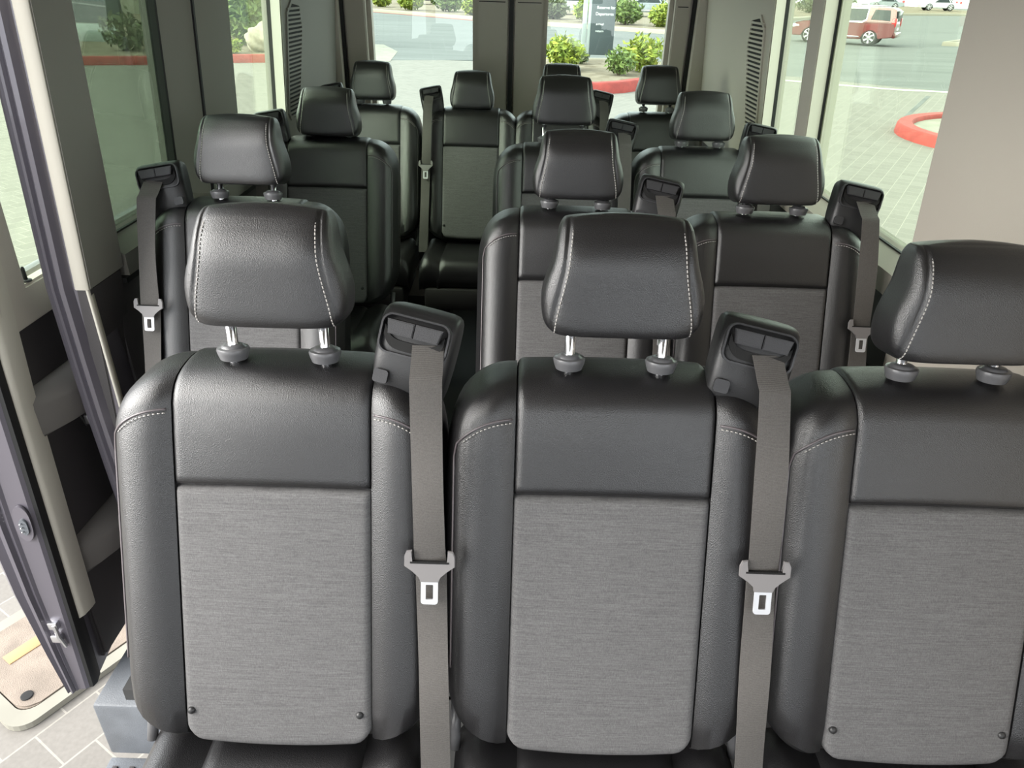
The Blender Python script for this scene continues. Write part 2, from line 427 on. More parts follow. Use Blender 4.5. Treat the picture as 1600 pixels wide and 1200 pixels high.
def guide_parts(side, parent):
    """belt guide standing on the shoulder; side=+1 right"""
    x0 = side*.186
    tilt = Matrix.Rotation(side*math.radians(9), 4, 'Y')
    yawm = Matrix.Rotation(side*math.radians(-10), 4, 'Z')
    org = L(x0, .017, -.036)
    base = Matrix.Translation(org)@yawm@tilt@Matrix.Rotation(math.radians(-21), 4, 'X')
    def G(x, z, y): return base@Vector((x*side, y, z))    # x outward, y back(+), z up
    bm = bmesh.new(); rings = []
    # stacked sections bottom to top; front leans back with height
    for z, hw, yf, ybk, n in ((-.052, .040, -.004, .034, 4), (-.040, .046, -.020, .036, 4), (-.02, .050, -.031, .038, 5), (.01, .0525, -.036, .038, 5), (.04, .0535, -.035, .038, 5), (.062, .0535, -.032, .037, 5), (.074, .0525, -.027, .036, 5), (.080, .0505, -.020, .034, 4.5), (.084, .046, -.010, .030, 4), (.086, .038, .0, .024, 3.5), (.087, .02, .006, .018, 3)):
        r = []
        for k in range(40):
            a = 2*PI*k/40; c, s = math.cos(a), math.sin(a)
            r.append(G(hw*math.copysign(abs(c)**(2/n), c), z, (yf+ybk)/2+(ybk-yf)/2*math.copysign(abs(s)**(2/n), s)))
        rings.append(r)
    loft(bm, rings)
    g = link('belt_guide', bm, 'plastic_black', parent, auto=60)
    def yf(z): return -.0365+.00000+max(0, z-.05)**2*8
    # raised bezel around mouth
    bm = bmesh.new()
    ringp(bm, rrect(-.047, .047, .020, .074, .014), rrect(-.0445, .0445, .0225, .0715, .012), lambda a, b, d: G(a, b, yf(b)+d), -.003, .012)
    link('guide_bezel', bm, 'plastic_lip', g, auto=50)
    bm = bmesh.new()      # curved black slot
    sl = []
    for k in range(17):
        t = -1+2*k/16; sl.append((.041*t, .0265+.018*abs(t)**5))
    pl = sl+[(a, b+.013) for a, b in reversed(sl)]
    prism(bm, pl, lambda a, b, d: G(a, b, yf(b)+d), -.0015, .01)
    link('belt_slot', bm, 'slot_black', g, smooth=False)
    bm = bmesh.new()      # lip plate over slot in two halves
    for a0, a1 in ((-.038, -.0006), (.0006, .038)):
        prism(bm, [(a0+(.004 if a0 < -.02 else 0), .047), (a1-(.004 if a0 > -.02 else 0), .047), (a1, .066), (a0, .066)], lambda a, b, d: G(a, b, yf(b)-.0035+d), -.007, .006, bev=.0012)
    link('guide_lip', bm, 'plastic_lip', g, auto=50)
    bm = bmesh.new()      # moulded rectangle low on the face
    prism(bm, rrect(-.044, -.024, -.022, -.004, .004), lambda a, b, d: G(a, b, -.0362+d), -.0015, .006)
    link('moulding', bm, 'plastic_lip', g, smooth=False)
    return base
def seat_belt(side):
    """belt hanging in front of the bolster, returned as a thing; same local frame as the seat"""
    t = empty('seat_belt')
    x0 = side*.186
    def path(s):
        # centre x, d
        if s > -.230: xo = .200+(.082-s)*.03; d = .026+.010*math.sin(PI*(.082-s)/.312)
        else: xo = .210+(-.230-s)*.03; d = .026-(-.230-s)*.02
        if s > .017: d = .027-(s-.017)*.78
        return side*xo, d
    def web(name, s0, s1, m, hw=.0208, dd=0, n=40):
        bm = bmesh.new(); A = []
        for k in range(n+1):
            s = s0+(s1-s0)*k/n; x, d = path(s); d += dd
            tw = .0025*math.sin(s*23+1)
            A.append([bm.verts.new(L(x-hw, s, d+tw)), bm.verts.new(L(x, s, d+.0012)), bm.verts.new(L(x+hw, s, d-tw)), bm.verts.new(L(x+hw, s, d-.0014-tw)), bm.verts.new(L(x, s, d-.0002)), bm.verts.new(L(x-hw, s, d-.0014+tw))])
        for i in range(n):
            for k in range(6): bm.faces.new((A[i][k], A[i+1][k], A[i+1][(k+1) % 6], A[i][(k+1) % 6]))
        bm.faces.new(A[0]); bm.faces.new(A[-1])
        return link(name, bm, m, t, auto=50)
    web('webbing', .055, -.247, 'webbing', dd=.004, n=36)
    web('webbing', -.220, -.600, 'webbing', dd=-.002)
    xc, dc = path(-.230)
    f = lambda a, b, d: L(xc+a, -.230+b, dc+.007+d)
    bm = bmesh.new()
    out = [(-.034, .006), (-.031, .013), (-.024, .014), (-.024, -.002), (.024, -.002), (.024, .014), (.031, .013), (.034, .006), (.034, -.008), (.022, -.016), (.014, -.022), (.0125, -.030), (-.0125, -.030), (-.014, -.022), (-.022, -.016), (-.034, -.008)]
    prism(bm, out, f, 0, .0055, bev=.001)
    tg = link('tongue', bm, 'tongue_plastic', t, auto=40)
    bm = bmesh.new(); sbox(bm, -.026, .026, 0, .0062, -.0035, -.001); 
    for v in bm.verts: a, d, b = v.co; v.co = f(a, b, d)
    link('tongue_slot', bm, 'slot_black', tg, smooth=False)
    bm = bmesh.new(); ringp(bm, rrect(-.0115, .0115, -.062, -.026, .004, 3), rrect(-.005, .005, -.055, -.034, .001, 3), f, .0015, .004)
    link('tongue_plate', bm, 'tongue_metal', tg, smooth=False)
    return t
def make_seat(side, buttons=True):
    t = empty('passenger_seat')
    link('backrest', seat_shell(), 'leather', t, auto=50)
    link('shoulder_panel', panel(-.147, .03, True, .0045), 'leather', t, auto=60)
    link('fabric_panel', panel(SB+.004, -.148, False, .0035, rb=1), 'fabric', t, auto=60)
    # piping and stitches along both shoulders and flanks
    for sg in (-1, 1):
        bm = bmesh.new(); bs = bmesh.new()
        pts = []
        for k in range(28):
            s = SB+.075+(.40)*k/27; x = .2175; s2, d2 = warp(x, s, 0)
            pts.append(L(sg*x, s2, bolster_d(x, s, 0)-.001))
        for k in range(1, 22):
            x = .2175-.078*(k/21); s2, d2 = warp(x, -.030, -.001); s2 -= .002
            if k == 1: sprev = pts[-1]
            pts.append(L(sg*x, s2-.006, bolster_d(x, -.03, 0)-.0005))
        tube(bm, pts, .0016, 6)
        sp = [p+Vector((-sg*.002, -.0035, -.0035)) for p in pts[30:]]
        fine = [sp[i].lerp(sp[i+1], q/12) for i in range(len(sp)-1) for q in range(12)]
        dashes(bs, fine, .0008, .0035, .002)
        link('piping', bm, 'piping', t)
        link('shoulder_stitching', bs, 'thread', t)
    if buttons:
        for x in (-.124, .118):
            bm = bmesh.new(); lathe(bm, [(.0055, -.004), (.0055, .001), (.0045, .003), (.002, .0042), (.0005, .0044)], L(x, -.482, .004), L(0, 0, 1)-L(0, 0, 0), 16)
            link('button', bm, 'plastic_black', t)
    # cushion
    c = link('cushion', cushion_bm(.212, False), 'leather', t, auto=60)
    link('cushion_panel', cushion_bm(.130, True), 'leather', c, auto=60)
    z0 = L(0, SB, 0).z-.035
    bm = bmesh.new(); sbox(bm, -.19, .19, -.50, -.12, z0-.20, z0-.10, .02)
    link('seat_base', bm, 'plastic_dark', t, auto=40)
    for x in (-.12, .12):
        bm = bmesh.new(); sbox(bm, x-.025, x+.025, -.46, -.16, 0, z0-.18, .008); link('leg', bm, 'plastic_dark', t, auto=40)
    for x in (-.212, .212):
        bm = bmesh.new(); tube(bm, [L(x, SB+.04, -.06), L(x, SB-.035, -.05)], .008, 10); link('hinge', bm, 'post_ring', t)
    h = link('headrest', headrest_bm(), 'leather', t)
    for sg in (-1, 1): link('headrest_stitching', stitch_bm(sg), 'thread', h)
    for x in (-.0635, .0635):
        a = Vector((x, .0, ZP-FLOOR-.05)); b = HRP(x, .03, -.004); c0 = Vector((x, 0, ZP-FLOOR+.002))
        bm = bmesh.new(); tube(bm, [a+Vector((0, -.008, 0)), c0, b], .0072, 14); link('headrest_post', bm, 'chrome', h)
        bm = bmesh.new(); lathe(bm, [(.017, -.012), (.0195, -.004), (.0205, .001), (.0195, .004), (.0150, .0048), (.0135, .0075), (.0105, .0085), (.0075, .0085)], (x, -.001, ZP-FLOOR+.001), (0, .12, 1), 28, sx=1.08)
        link('post_sleeve', bm, 'post_ring', t, auto=50)
    guide_parts(side, t)
    return t

PX = .465
Y1, Y2, Y3, Y4 = .8735, 1.6914, 2.502, 3.262
XC = .139
seat_R = make_seat(1); seat_L = make_seat(-1)
plainR = None
belt_R = seat_belt(1); belt_L = seat_belt(-1)
usedR = usedL = ubR = ubL = False
seats = [
 # x, y, side, sx, buttons, seat label, belt label
 (-.325, Y1, 1, 1, 'front row leather seat beside the open sliding door', 'belt between the left and middle front seats, tongue hanging down', True),
 (XC, Y1, 1, 1, 'middle leather seat of the front row with grey fabric panel', 'belt between the middle and right front seats', False),
 (.597, Y1, 1, 1, 'front row leather seat at the right edge, headrest cut by frame', 'belt on the far right shoulder of the right front seat', True),
 (-.651, Y2, -1, 1, 'single second row seat behind the front seat by the sliding door', 'belt on the window side of the single second row seat', True),
 (XC-.003, Y2, 1, 1, 'second row aisle seat of the pair, behind the middle front seat', 'belt between the two seats of the second row pair', True),
 (.602, Y2, 1, 1, 'second row window seat on the right under the large side window', 'belt hanging beside the right side window in the second row', True),
 (-.648, Y3, -1, 1, 'single third row seat on the left near the slatted air vent', 'belt guide strap behind the headrest of the single left third row seat', True),
 (XC+.002, Y3, 1, 1, 'third row aisle seat of the pair, headrest below the grey sign', 'belt between the two seats of the third row pair', True),
 (.604, Y3, 1, 1, 'third row window seat on the right in front of the slatted vent', 'belt on the window side of the right third row seat', True),
 (-.640, Y4, -1, .90, 'back row seat in the left corner under the rear window', 'belt in the left rear corner of the back row', True),
 (-.215, Y4, -1, .90, 'back row seat left of the rear door split, seen down the aisle', 'belt at the left shoulder of the back row seat down the aisle', True),
 (.165, Y4, 1, .90, 'back row seat right of the rear door split, mostly hidden', 'belt in the back row seen beside a third row headrest', True),
 (.580, Y4, 1, .90, 'back row seat in the right corner below the rear window', 'belt in the right rear corner of the back row', True)]
no_btn = None
flags = {}
for (x, y, sd_, sx, lab, blab, btn) in seats:
    proto = seat_R if sd_ > 0 else seat_L
    s = proto if proto.name not in flags else copy_tree(proto); flags[proto.name] = 1
    s.location = (x, y, FLOOR); s.scale = (sx, 1, 1)
    tag(s, 'black '+lab, 'seat', 'black leather passenger seats in rows')
    dz = {(-.325, Y1): .006, (.597, Y1): .023, (-.651, Y2): .028, (XC-.003, Y2): .034, (.602, Y2): .033, (-.648, Y3): .034, (.604, Y3): .036, (-.640, Y4): .018, (-.215, Y4): .045, (.165, Y4): .03, (.580, Y4): .026}.get((x, y), 0)
    for ch in s.children:                      # each head restraint is set at its own height
        if ch.name.startswith('headrest'): ch.location.z -= dz
    if x == XC:
        for ch in s.children:
            if ch.name.startswith('belt_guide'): ch.location.x -= .008
    if not btn:
        for ch in list(s.children):
            if ch.name.startswith('button'): bpy.data.objects.remove(ch)
    if 'far right shoulder' in blab or 'corner of the back row' in blab: continue   # out of view
    bp_ = belt_R if sd_ > 0 else belt_L
    b = bp_ if bp_.name not in flags else copy_tree(bp_); flags[bp_.name] = 1
    b.location = (x+{-.325: .010, XC: -.006}.get(x, 0), y, FLOOR); b.scale = (sx, 1, 1)
    tag(b, 'dark grey '+blab, 'seat belt', 'seat belts hanging on the seat backs')

# ------------------------------------------------------------------ van shell
def wx(side, z): return (.90 if side > 0 else -.94)-side*.07*(z-1.9)
def wall_prism(name, m, side, y0, y1, z0, z1, t=.05, bev=.006, parent=None, dx=0, y0t=None, y1t=None, fo=0):
    """piece of side wall, inner face on the leaning wall plane"""
    bm = bmesh.new(); y0t = y0 if y0t is None else y0t; y1t = y1 if y1t is None else y1t
    V = []
    for z, a, b in ((z0, y0, y1), (z1, y0t, y1t)):
        for y, d in ((a, 0), (b, 0), (b, t), (a+fo, t)):
            V.append(bm.verts.new((wx(side, z)+side*(d+dx), y, z)))
    for f in ((0, 1, 2, 3), (4, 5, 6, 7), (0, 1, 5, 4), (1, 2, 6, 5), (2, 3, 7, 6), (3, 0, 4, 7)): bm.faces.new([V[i] for i in f])
    if bev: bmesh.ops.bevel(bm, geom=list(bm.edges), offset=bev, segments=2, affect='EDGES')
    return link(name, bm, m, parent, smooth=bool(bev), auto=35)
def struct(o): o['kind'] = 'structure'; return o
ZT = 2.72
# floor, ceiling
bm = bmesh.new(); sbox(bm, -.98, .95, 1.19, 3.95, FLOOR-.05, FLOOR); sbox(bm, -.62, .95, -1.3, 1.2, FLOOR-.05, FLOOR)
struct(link('floor', bm, 'floor_vinyl', smooth=False))
bm = bmesh.new(); sbox(bm, -.92, .88, -1.3, 3.95, ZT, ZT+.06, .01); struct(link('ceiling', bm, 'headliner'))
# right wall
bm = bmesh.new(); sbox(bm, .925, 1.0, -.6, 3.92, FLOOR, 1.79, .01); sbox(bm, .90, .945, 1.0, 3.3, 1.18, 1.60, .03, 4)
struct(link('wall_right', bm, 'plastic_dark', auto=40))
struct(wall_prism('trim_1', 'beige_trim', 1, .2, 1.594, 1.55, ZT, t=.07, bev=.012))
struct(wall_prism('trim_2', 'beige_trim', 1, 2.335, 2.44, 1.80, ZT, t=.06, bev=.004, fo=.048))
struct(wall_prism('trim_3', 'beige_trim', 1, 2.795, 3.84, 1.78, ZT, t=.06, bev=.006, fo=.065))
struct(wall_prism('trim_4', 'beige_trim', 1, 1.5, 3.0, 2.58, ZT, t=.07, bev=0))
# sloped sill under the right windows
def sill(name, side, y0, y1, m):
    bm = bmesh.new(); X = wx(side, 1.84)
    pl = [(X-side*.004, 1.80), (X-side*.004, 1.855), (X+side*.07, 1.90), (X+side*.09, 1.80)]
    a = [bm.verts.new((p[0], y0, p[1])) for p in pl]; b = [bm.verts.new((p[0], y1, p[1])) for p in pl]
    bm.faces.new(a); bm.faces.new(b)
    for k in range(4): bm.faces.new((a[k], a[(k+1) % 4], b[(k+1) % 4], b[k]))
    return struct(link(name, bm, m, smooth=False))
sill('trim_5', 1, 1.4, 3.0, 'beige_trim')
def side_window(name, side, y0, y1, z0, z1, gm, skew=.05, fm='beige_trim'):
    """pane set outboard with black gasket and trim reveal; window leans with wall"""
    dx = .062
    def P(y, z, d): return (wx(side, z)+side*(dx+d), y+skew*(z-z0)/.5, z)
    bm = bmesh.new()
    prism(bm, rrect(y0, y1, z0, z1, .03), lambda a, b, d: P(a, b, d), 0, .004)
    pane = link(name, bm, gm, smooth=False); struct(pane)
    bm = bmesh.new(); ringp(bm, rrect(y0-.004, y1+.006, z0-.008, z1+.012, .035), rrect(y0+.004, y1-.006, z0+.003, z1-.002, .03), lambda a, b, d: P(a, b, d), -.016, .006)
    link('gasket', bm, 'rubber', pane, smooth=False)
    bm = bmesh.new(); ringp(bm, rrect(y0-.06, y1+.05, z0-.03, z1+.05, .02), rrect(y0-.008, y1+.008, z0-.010, z1+.008, .035), lambda a, b, d: P(a, b, d), .002, .03)
    link('window_frame', bm, fm, pane, smooth=False)
    return pane
side_window('window_1', 1, 1.40, 2.385, 1.885, 2.60, 'glass_side', skew=0)
side_window('window_2', 1, 2.43, 2.86, 1.885, 2.60, 'glass_side', skew=0)
# left wall
bm = bmesh.new(); sbox(bm, -1.02, -.955, 1.56, 3.92, FLOOR, 1.79, .01); sbox(bm, -.965, -.925, 1.75, 3.3, 1.15, 1.6, .03, 4)
struct(link('wall_left', bm, 'plastic_dark', auto=40))
struct(wall_prism('trim_6', 'beige_trim_shaded', -1, 1.462, 1.612, 1.828, ZT, t=.032, bev=.002, y1t=1.59))  # beige pillar, its backlit shade painted in as a darker tone
struct(wall_prism('trim_7', 'plastic_dark', -1, 1.462, 1.60, FLOOR, 1.828, t=.03, bev=.002, dx=.002))
struct(wall_prism('trim_8', 'beige_trim_shaded', -1, 2.19, 2.45, 1.80, ZT, t=.06, bev=.003, fo=-.135))
struct(wall_prism('trim_9', 'beige_trim_shaded', -1, 2.975, 3.84, 1.78, ZT, t=.06, bev=.006, fo=.055))
struct(wall_prism('trim_10', 'beige_trim_shaded', -1, 1.5, 3.1, 2.58, ZT, t=.07, bev=0))
sill('trim_11', -1, 1.62, 3.1, 'beige_trim_shaded')
bm = bmesh.new(); sbox(bm, wx(-1, 1.8)-.02, wx(-1, 1.8)+.008, 1.6, 3.0, 1.79, 1.803); struct(link('trim_12', bm, 'rubber', smooth=False))
struct(wall_prism('trim_13', 'rubber', -1, 2.180, 2.191, 1.84, ZT, t=.02, bev=0, dx=-.001))
side_window('window_3', -1, 1.56, 2.06, 1.885, 2.60, 'glass_dark', skew=0, fm='beige_trim_shaded')
side_window('window_4', -1, 2.43, 3.03, 1.885, 2.60, 'glass_side', skew=0, fm='beige_trim_shaded')
# painted body jamb of the sliding door opening (pillar behind the opening)
bm = bmesh.new()
prof = [(-.956, 1.478), (-.957, 1.466), (-.984, 1.464), (-.990, 1.456), (-.996, 1.449), (-1.006, 1.448), (-1.012, 1.453), (-1.016, 1.459), (-1.021, 1.453), (-1.027, 1.453), (-1.031, 1.460), (-1.036, 1.457), (-1.042, 1.459), (-1.046, 1.48), (-1.046, 1.62), (-.985, 1.62), (-.956, 1.54)]
rings = []
for z in (.62, 1.0, 1.3, 1.5, 1.65, 1.75, 1.83, 1.95, 2.2, 2.72): rings.append([(p[0]+.07*max(0, z-1.83)+.03*max(0, 1.55-z), p[1], z) for p in prof])
loft(bm, rings); struct(link('trim_14', bm, 'paint_plum', auto=30))
bm = bmesh.new(); rings = []
for z in (1.828, 2.2, 2.72):
    rings.append([(p[0]+.07*(z-1.9), p[1], z) for p in ((-.943, 1.470), (-.9425, 1.460), (-.946, 1.457), (-.970, 1.457), (-.975, 1.462), (-.975, 1.48), (-.943, 1.48))])
loft(bm, rings); struct(link('trim_15', bm, 'cream_trim', auto=50))
bm = bmesh.new(); rings = []
for z in (.8, 1.4, 1.828):
    rings.append([(p[0], p[1], z) for p in ((-.948, 1.466), (-.949, 1.459), (-.9535, 1.457), (-.955, 1.47), (-.948, 1.475))])
loft(bm, rings); struct(link('trim_16', bm, 'cream_trim'))
# roof and lower body outside shells
struct(box('trim_18', 'paint_plum', (-.98, 1.02, -1.4, 4.0, ZT+.07, ZT+.10), .01))
struct(box('trim_19', 'paint_plum', (-1.05, -1.02, 1.50, 3.95, .45, 1.84), .01))
struct(box('trim_20', 'paint_plum', (1.02, 1.05, -1.4, 3.95, .45, 1.84), .01))
struct(box('trim_25', 'plastic_dark', (-.95, .93, -2.3, -1.75, .8, 1.62), .04))
struct(box('trim_26', 'headliner', (-.92, .88, -2.0, -1.3, ZT-.04, ZT+.02), .01))
struct(box('trim_27', 'plastic_dark', (.925, 1.0, -2.3, -.6, FLOOR, 1.79), .01))
struct(box('trim_28', 'beige_trim', (-.98, -.90, -.08, .10, FLOOR, ZT), .015))
struct(box('trim_29', 'plastic_dark', (-1.0, -.93, -2.3, -.08, FLOOR, 1.75), .01))
struct(box('trim_30', 'floor_vinyl', (-1.0, .95, -2.3, -1.3, FLOOR-.05, FLOOR), 0))
struct(box('trim_31', 'headliner', (-.93, .90, -1.55, -1.35, 2.28, ZT+.02), .02))
# air vents on rear quarter panels
for side, y0, lab in ((-1, 2.995, 'slatted beige air vent with shade in its colour on the left rear quarter panel'), (1, 2.835, 'slatted beige air vent on the right rear quarter panel')):
    t = empty('air_vent', (wx(side, 2.0), y0+.12, 2.0)); tag(t, lab, 'air vent')
    ins = .006
    bm = bmesh.new()
    out = [(y0+.0, 1.97), (y0+.03, 1.94), (y0+.15, 1.93), (y0+.25, 2.27), (y0+.22, 2.36), (y0+.10, 2.37), (y0+.04, 2.33)]
    inn = [(y0+.012, 1.975), (y0+.038, 1.95), (y0+.144, 1.94), (y0+.236, 2.265), (y0+.208, 2.348), (y0+.108, 2.358), (y0+.052, 2.325)]
    cx, cz = t.location.y, 2.0
    f = lambda a, b, d: (wx(side, b)-side*d-t.location.x, a-t.location.y, b-2.0)
    ringp(bm, out, inn, f, -.004, ins); link('vent_frame', bm, 'beige_trim_shaded' if side < 0 else 'beige_trim', t, smooth=False)
    bm = bmesh.new(); prism(bm, inn, f, -.003, .001); link('vent_backing', bm, 'slot_black', t, smooth=False)
    bm = bmesh.new(); z = 1.95
    while z < 2.345:
        ya = y0+.014+.036*(z-1.96)/.37; yb_ = y0+.146+.092*(z-1.94)/.325
        if z > 2.26: yb_ = y0+.236-.03*(z-2.26)/.085
        prism(bm, [(ya, z), (yb_, z), (yb_, z+.0075), (ya, z+.0075)], f, .0, .006); z += .0155
    link('vent_slats', bm, 'beige_trim_shaded' if side < 0 else 'beige_trim', t, smooth=False)
# rear wall: two doors with windows
DY = 3.90
def rear_door(n, x0, x1, wx0, wx1, lab):
    root = empty('door_%d' % n, ((x0+x1)/2, DY, 1.0)); root['kind'] = 'structure'
    o = root.location
    f = lambda a, b, d: (a-o.x, d, b-o.z)
    bm = bmesh.new()
    ringp(bm, [(x1, 2.70), (x0, 2.70), (x0, 1.0), (x1, 1.0)], [(wx1, 2.60), (wx0, 2.60), (wx0, 1.74), (wx1, 1.74)], f, 0, .05)
    bmesh.ops.bevel(bm, geom=[e for e in bm.edges if e.is_manifold], offset=.008, segments=2, affect='EDGES')
    link('door_trim', bm, 'beige_trim', root, auto=40)
    bm = bmesh.new(); ringp(bm, rrect(wx0-.03, wx1+.03, 1.71, 2.63, .03), rrect(wx0+.022, wx1-.022, 1.762, 2.60, .04), f, .045, .09)
    link('window_reveal', bm, 'beige_trim', root, smooth=False)
    bm = bmesh.new(); prism(bm, [(wx0-.02, 1.72), (wx1+.02, 1.72), (wx1+.02, 2.62), (wx0-.02, 2.62)], f, .092, .096); link('pane', bm, 'glass_light', root, smooth=False)
    bm = bmesh.new(); sbox(bm, x0+.02-o.x, wx0-.012-o.x, -.0015, .003, 2.368-o.z, 2.372-o.z); sbox(bm, wx1+.012-o.x, x1-.02-o.x, -.0015, .003, 2.368-o.z, 2.372-o.z)
    link('trim_seam', bm, 'rubber', root, smooth=False)
    bm = bmesh.new(); sbox(bm, x0+.03-o.x, x1-.03-o.x, -.02, .02, 1.05-o.z, 1.66-o.z, .02); link('lower_panel', bm, 'plastic_dark', root, auto=40)
    return root
rear_door(1, -.885, -.075, -.780, -.235, '')
rear_door(2, -.055, .810, .092, .728, '')
bm = bmesh.new(); sbox(bm, -.076, -.054, DY-.012, DY+.05, 1.0, 2.72); struct(link('trim_21', bm, 'rubber', smooth=False))
bm = bmesh.new(); sbox(bm, -.905, -.886, DY-.02, DY+.05, 1.0, 2.72); sbox(bm, .811, .828, DY-.02, DY+.05, 1.0, 2.72); struct(link('trim_22', bm, 'rubber', smooth=False))
bm = bmesh.new(); sbox(bm, -.98, -.90, 3.84, 4.0, .8, 2.72, .008); sbox(bm, .826, .98, 3.84, 4.0, .8, 2.72, .008); sbox(bm, -.98, .98, 3.88, 4.0, 2.69, 2.8); sbox(bm, -.98, .98, 3.88, 4.0, .5, 1.0)
struct(link('wall_back', bm, 'beige_trim', auto=40))
# steps at the doorway
t = struct(empty('trim_23', (-.85, 1.3, .6)))
def rel(o, b): return (b[0]-o.x, b[1]-o.x, b[2]-o.y, b[3]-o.y, b[4]-o.z, b[5]-o.z)
for nm, b, bv in (('upper_step', (-1.06, -.60, 1.17, 1.50, .60, .80), .008), ('lower_step', (-1.06, -.55, .55, 1.168, .50, .592), .006)):
    bm = bmesh.new(); sbox(bm, *rel(t.location, b), bv); link(nm, bm, 'step_plastic', t, auto=40)
bm = bmesh.new()
for k in range(9): sbox(bm, *rel(t.location, (-1.04+.045*k, -1.026+.045*k, .6, 1.14, .592, .596)), .001)
link('tread_rib', bm, 'plastic_dark', t, auto=40)
struct(box('trim_24', 'plastic_dark', (-.60, -.55, -.4, 1.19, .50, FLOOR), .005))
# ------------------------------------------------------------------ open sliding door (slid back, outside the body side)
D = empty('door_3', (-1.13, 1.30, .74)); D['kind'] = 'structure'
def dpt(x, y, z): return Vector((x+1.13, y-1.30, z-.74))
def lean(z): return .055*(z-1.5) if z > 1.5 else .012*(1.5-z)   # slight curve of the body side
def dsec(prof, zs, name, m, parent=D, auto=30):
    bm = bmesh.new(); loft(bm, [[dpt(x+(.05*(z-1.75) if z > 1.75 else 0)+(.62*((1.25-z)/.48)**1.3*max(0, -1.12-x) if z < 1.25 else 0), y+.07*(z-1.3), z) for x, y in prof] for z in zs]); return link(name, bm, m, parent, auto=auto)
ZS = (.77, .9, 1.1, 1.3, 1.5, 1.7, 1.9, 2.3, 2.66)
dsec([(-1.112, 1.285), (-1.120, 1.278), (-1.165, 1.276), (-1.172, 1.270), (-1.180, 1.272), (-1.186, 1.262), (-1.196, 1.262), (-1.200, 1.275), (-1.222, 1.262), (-1.232, 1.268), (-1.236, 1.30), (-1.236, 1.40), (-1.13, 1.42), (-1.112, 1.34)], ZS, 'leading_edge', 'paint_plum')
dsec([(-1.100, 1.300), (-1.104, 1.286), (-1.114, 1.284), (-1.118, 1.30), (-1.108, 1.33)], ZS, 'door_seal', 'rubber', auto=60)
dsec([(-1.088, 1.345), (-1.092, 1.318), (-1.100, 1.306), (-1.112, 1.306), (-1.112, 1.36), (-1.088, 1.36)], (.99, 1.3, 1.6, 1.93), 'trim_edge', 'cream_trim', auto=60)
bm = bmesh.new(); prism(bm, [(1.335, 2.6), (1.335, 1.80), (1.36, 1.76), (1.44, 1.80), (1.42, 2.6)], lambda a, b, d: dpt(-1.088-d+(.05*(b-1.75) if b > 1.75 else 0), a+.0*(b-1.3)+.02, b), 0, .03, bev=.004); link('window_pillar', bm, 'beige_trim', D, auto=40)
bm = bmesh.new(); sbox(bm, *[0]*0 or (-1.235+1.13, -1.205+1.13, .06, 1.3, .45, 1.06), .01); link('outer_skin', bm, 'paint_plum', D, auto=40)
bm = bmesh.new(); prism(bm, [(1.325, .80), (1.36, 1.76), (2.5, 1.76), (2.5, .80)], lambda a, b, d: dpt(-1.10-d, a, b), 0, .03, bev=.006); dp = link('inner_panel', bm, 'plastic_dark', D, auto=40)
bm = bmesh.new(); prism(bm, [(1.38, 1.748), (1.38, 1.775), (1.41, 1.835), (2.5, 1.835), (2.5, 1.748)], lambda a, b, d: dpt(-1.086-d, a, b), 0, .035, bev=.006); link('window_sill', bm, 'beige_trim', D, auto=40)
bm = bmesh.new(); prism(bm, [(1.40, 1.83), (2.5, 1.83), (2.5, 2.62), (1.42, 2.62)], lambda a, b, d: dpt(-1.115-d+(.05*(b-1.83)), a, b), 0, .004); link('pane', bm, 'glass_side', D, smooth=False)
bm = bmesh.new(); lathe(bm, [(.0045, -.02), (.0045, .022), (.003, .026), (.001, .027)], dpt(-1.10, 1.485, 1.842), (0, 0, 1), 12); lk = link('lock_knob', bm, 'plastic_black', D)
bm = bmesh.new(); lathe(bm, [(.012, 0), (.012, .003), (.008, .005), (.004, .005)], dpt(-1.10, 1.485, 1.8345), (0, 0, 1), 16); link('knob_collar', bm, 'plastic_lip', lk)
# moulded pockets of the inner panel: rounded scoops standing proud
for z0_, z1_ in ((1.505, 1.585), (1.09, 1.165)):
    bm = bmesh.new(); rings = []
    for k in range(13):
        q = k/12; y = 1.345+.55*q; pr_ = .062*(1-(1-min(1, q*3.2))**2)+.001
        rr = [(-1.10, z0_-.012), (-1.10+pr_*.9, z0_-.004), (-1.10+pr_, z0_+.01), (-1.10+pr_, z1_-.012-.02*q), (-1.10+pr_*.93, z1_-.02*q), (-1.10+pr_*.1, z1_+.03-.02*q), (-1.10, z1_+.03-.02*q)]
        rings.append([dpt(a, y, b) for a, b in rr])
    loft(bm, rings); link('armrest_ledge', bm, 'ledge_plastic', dp, auto=50)
# latch plate on the leading edge
bm = bmesh.new(); pts = []
for k in range(32):
    a = 2*PI*k/32; pts.append((.020*math.cos(a), .050*math.copysign(abs(math.sin(a))**.75, math.sin(a))))
M_ = lambda a, b, d: dpt(-1.138+a, 1.2735+.07*(1.312+b-1.3)-d, 1.312+b)
prism(bm, pts, M_, -.002, .004, bev=.001); lp = link('latch_plate', bm, 'paint_plum', D, auto=40)
bm = bmesh.new(); prism(bm, [(p[0]*.5+.003, p[1]*.45-.006) for p in pts], M_, .003, .009, bev=.001); link('latch_housing', bm, 'step_plastic', lp, auto=40)
bm = bmesh.new()
for k in range(3): lathe(bm, [(.0022, 0), (.0022, .006), (.001, .007)], M_(0, .006-.011*k, .008), (0, -1, 0), 10)
sbox(bm, *[0]*0 or (0, .005, 0, .003, 0, .022)); 
link('latch_contact', bm, 'chrome', lp)
bm = bmesh.new()
for z, y in ((1.0, 1.255), (.96, 1.25)):
    p = dpt(-1.145, y, z); sbox(bm, p.x-.012, p.x+.012, p.y-.012, p.y+.01, p.z-.012, p.z+.012, .003)
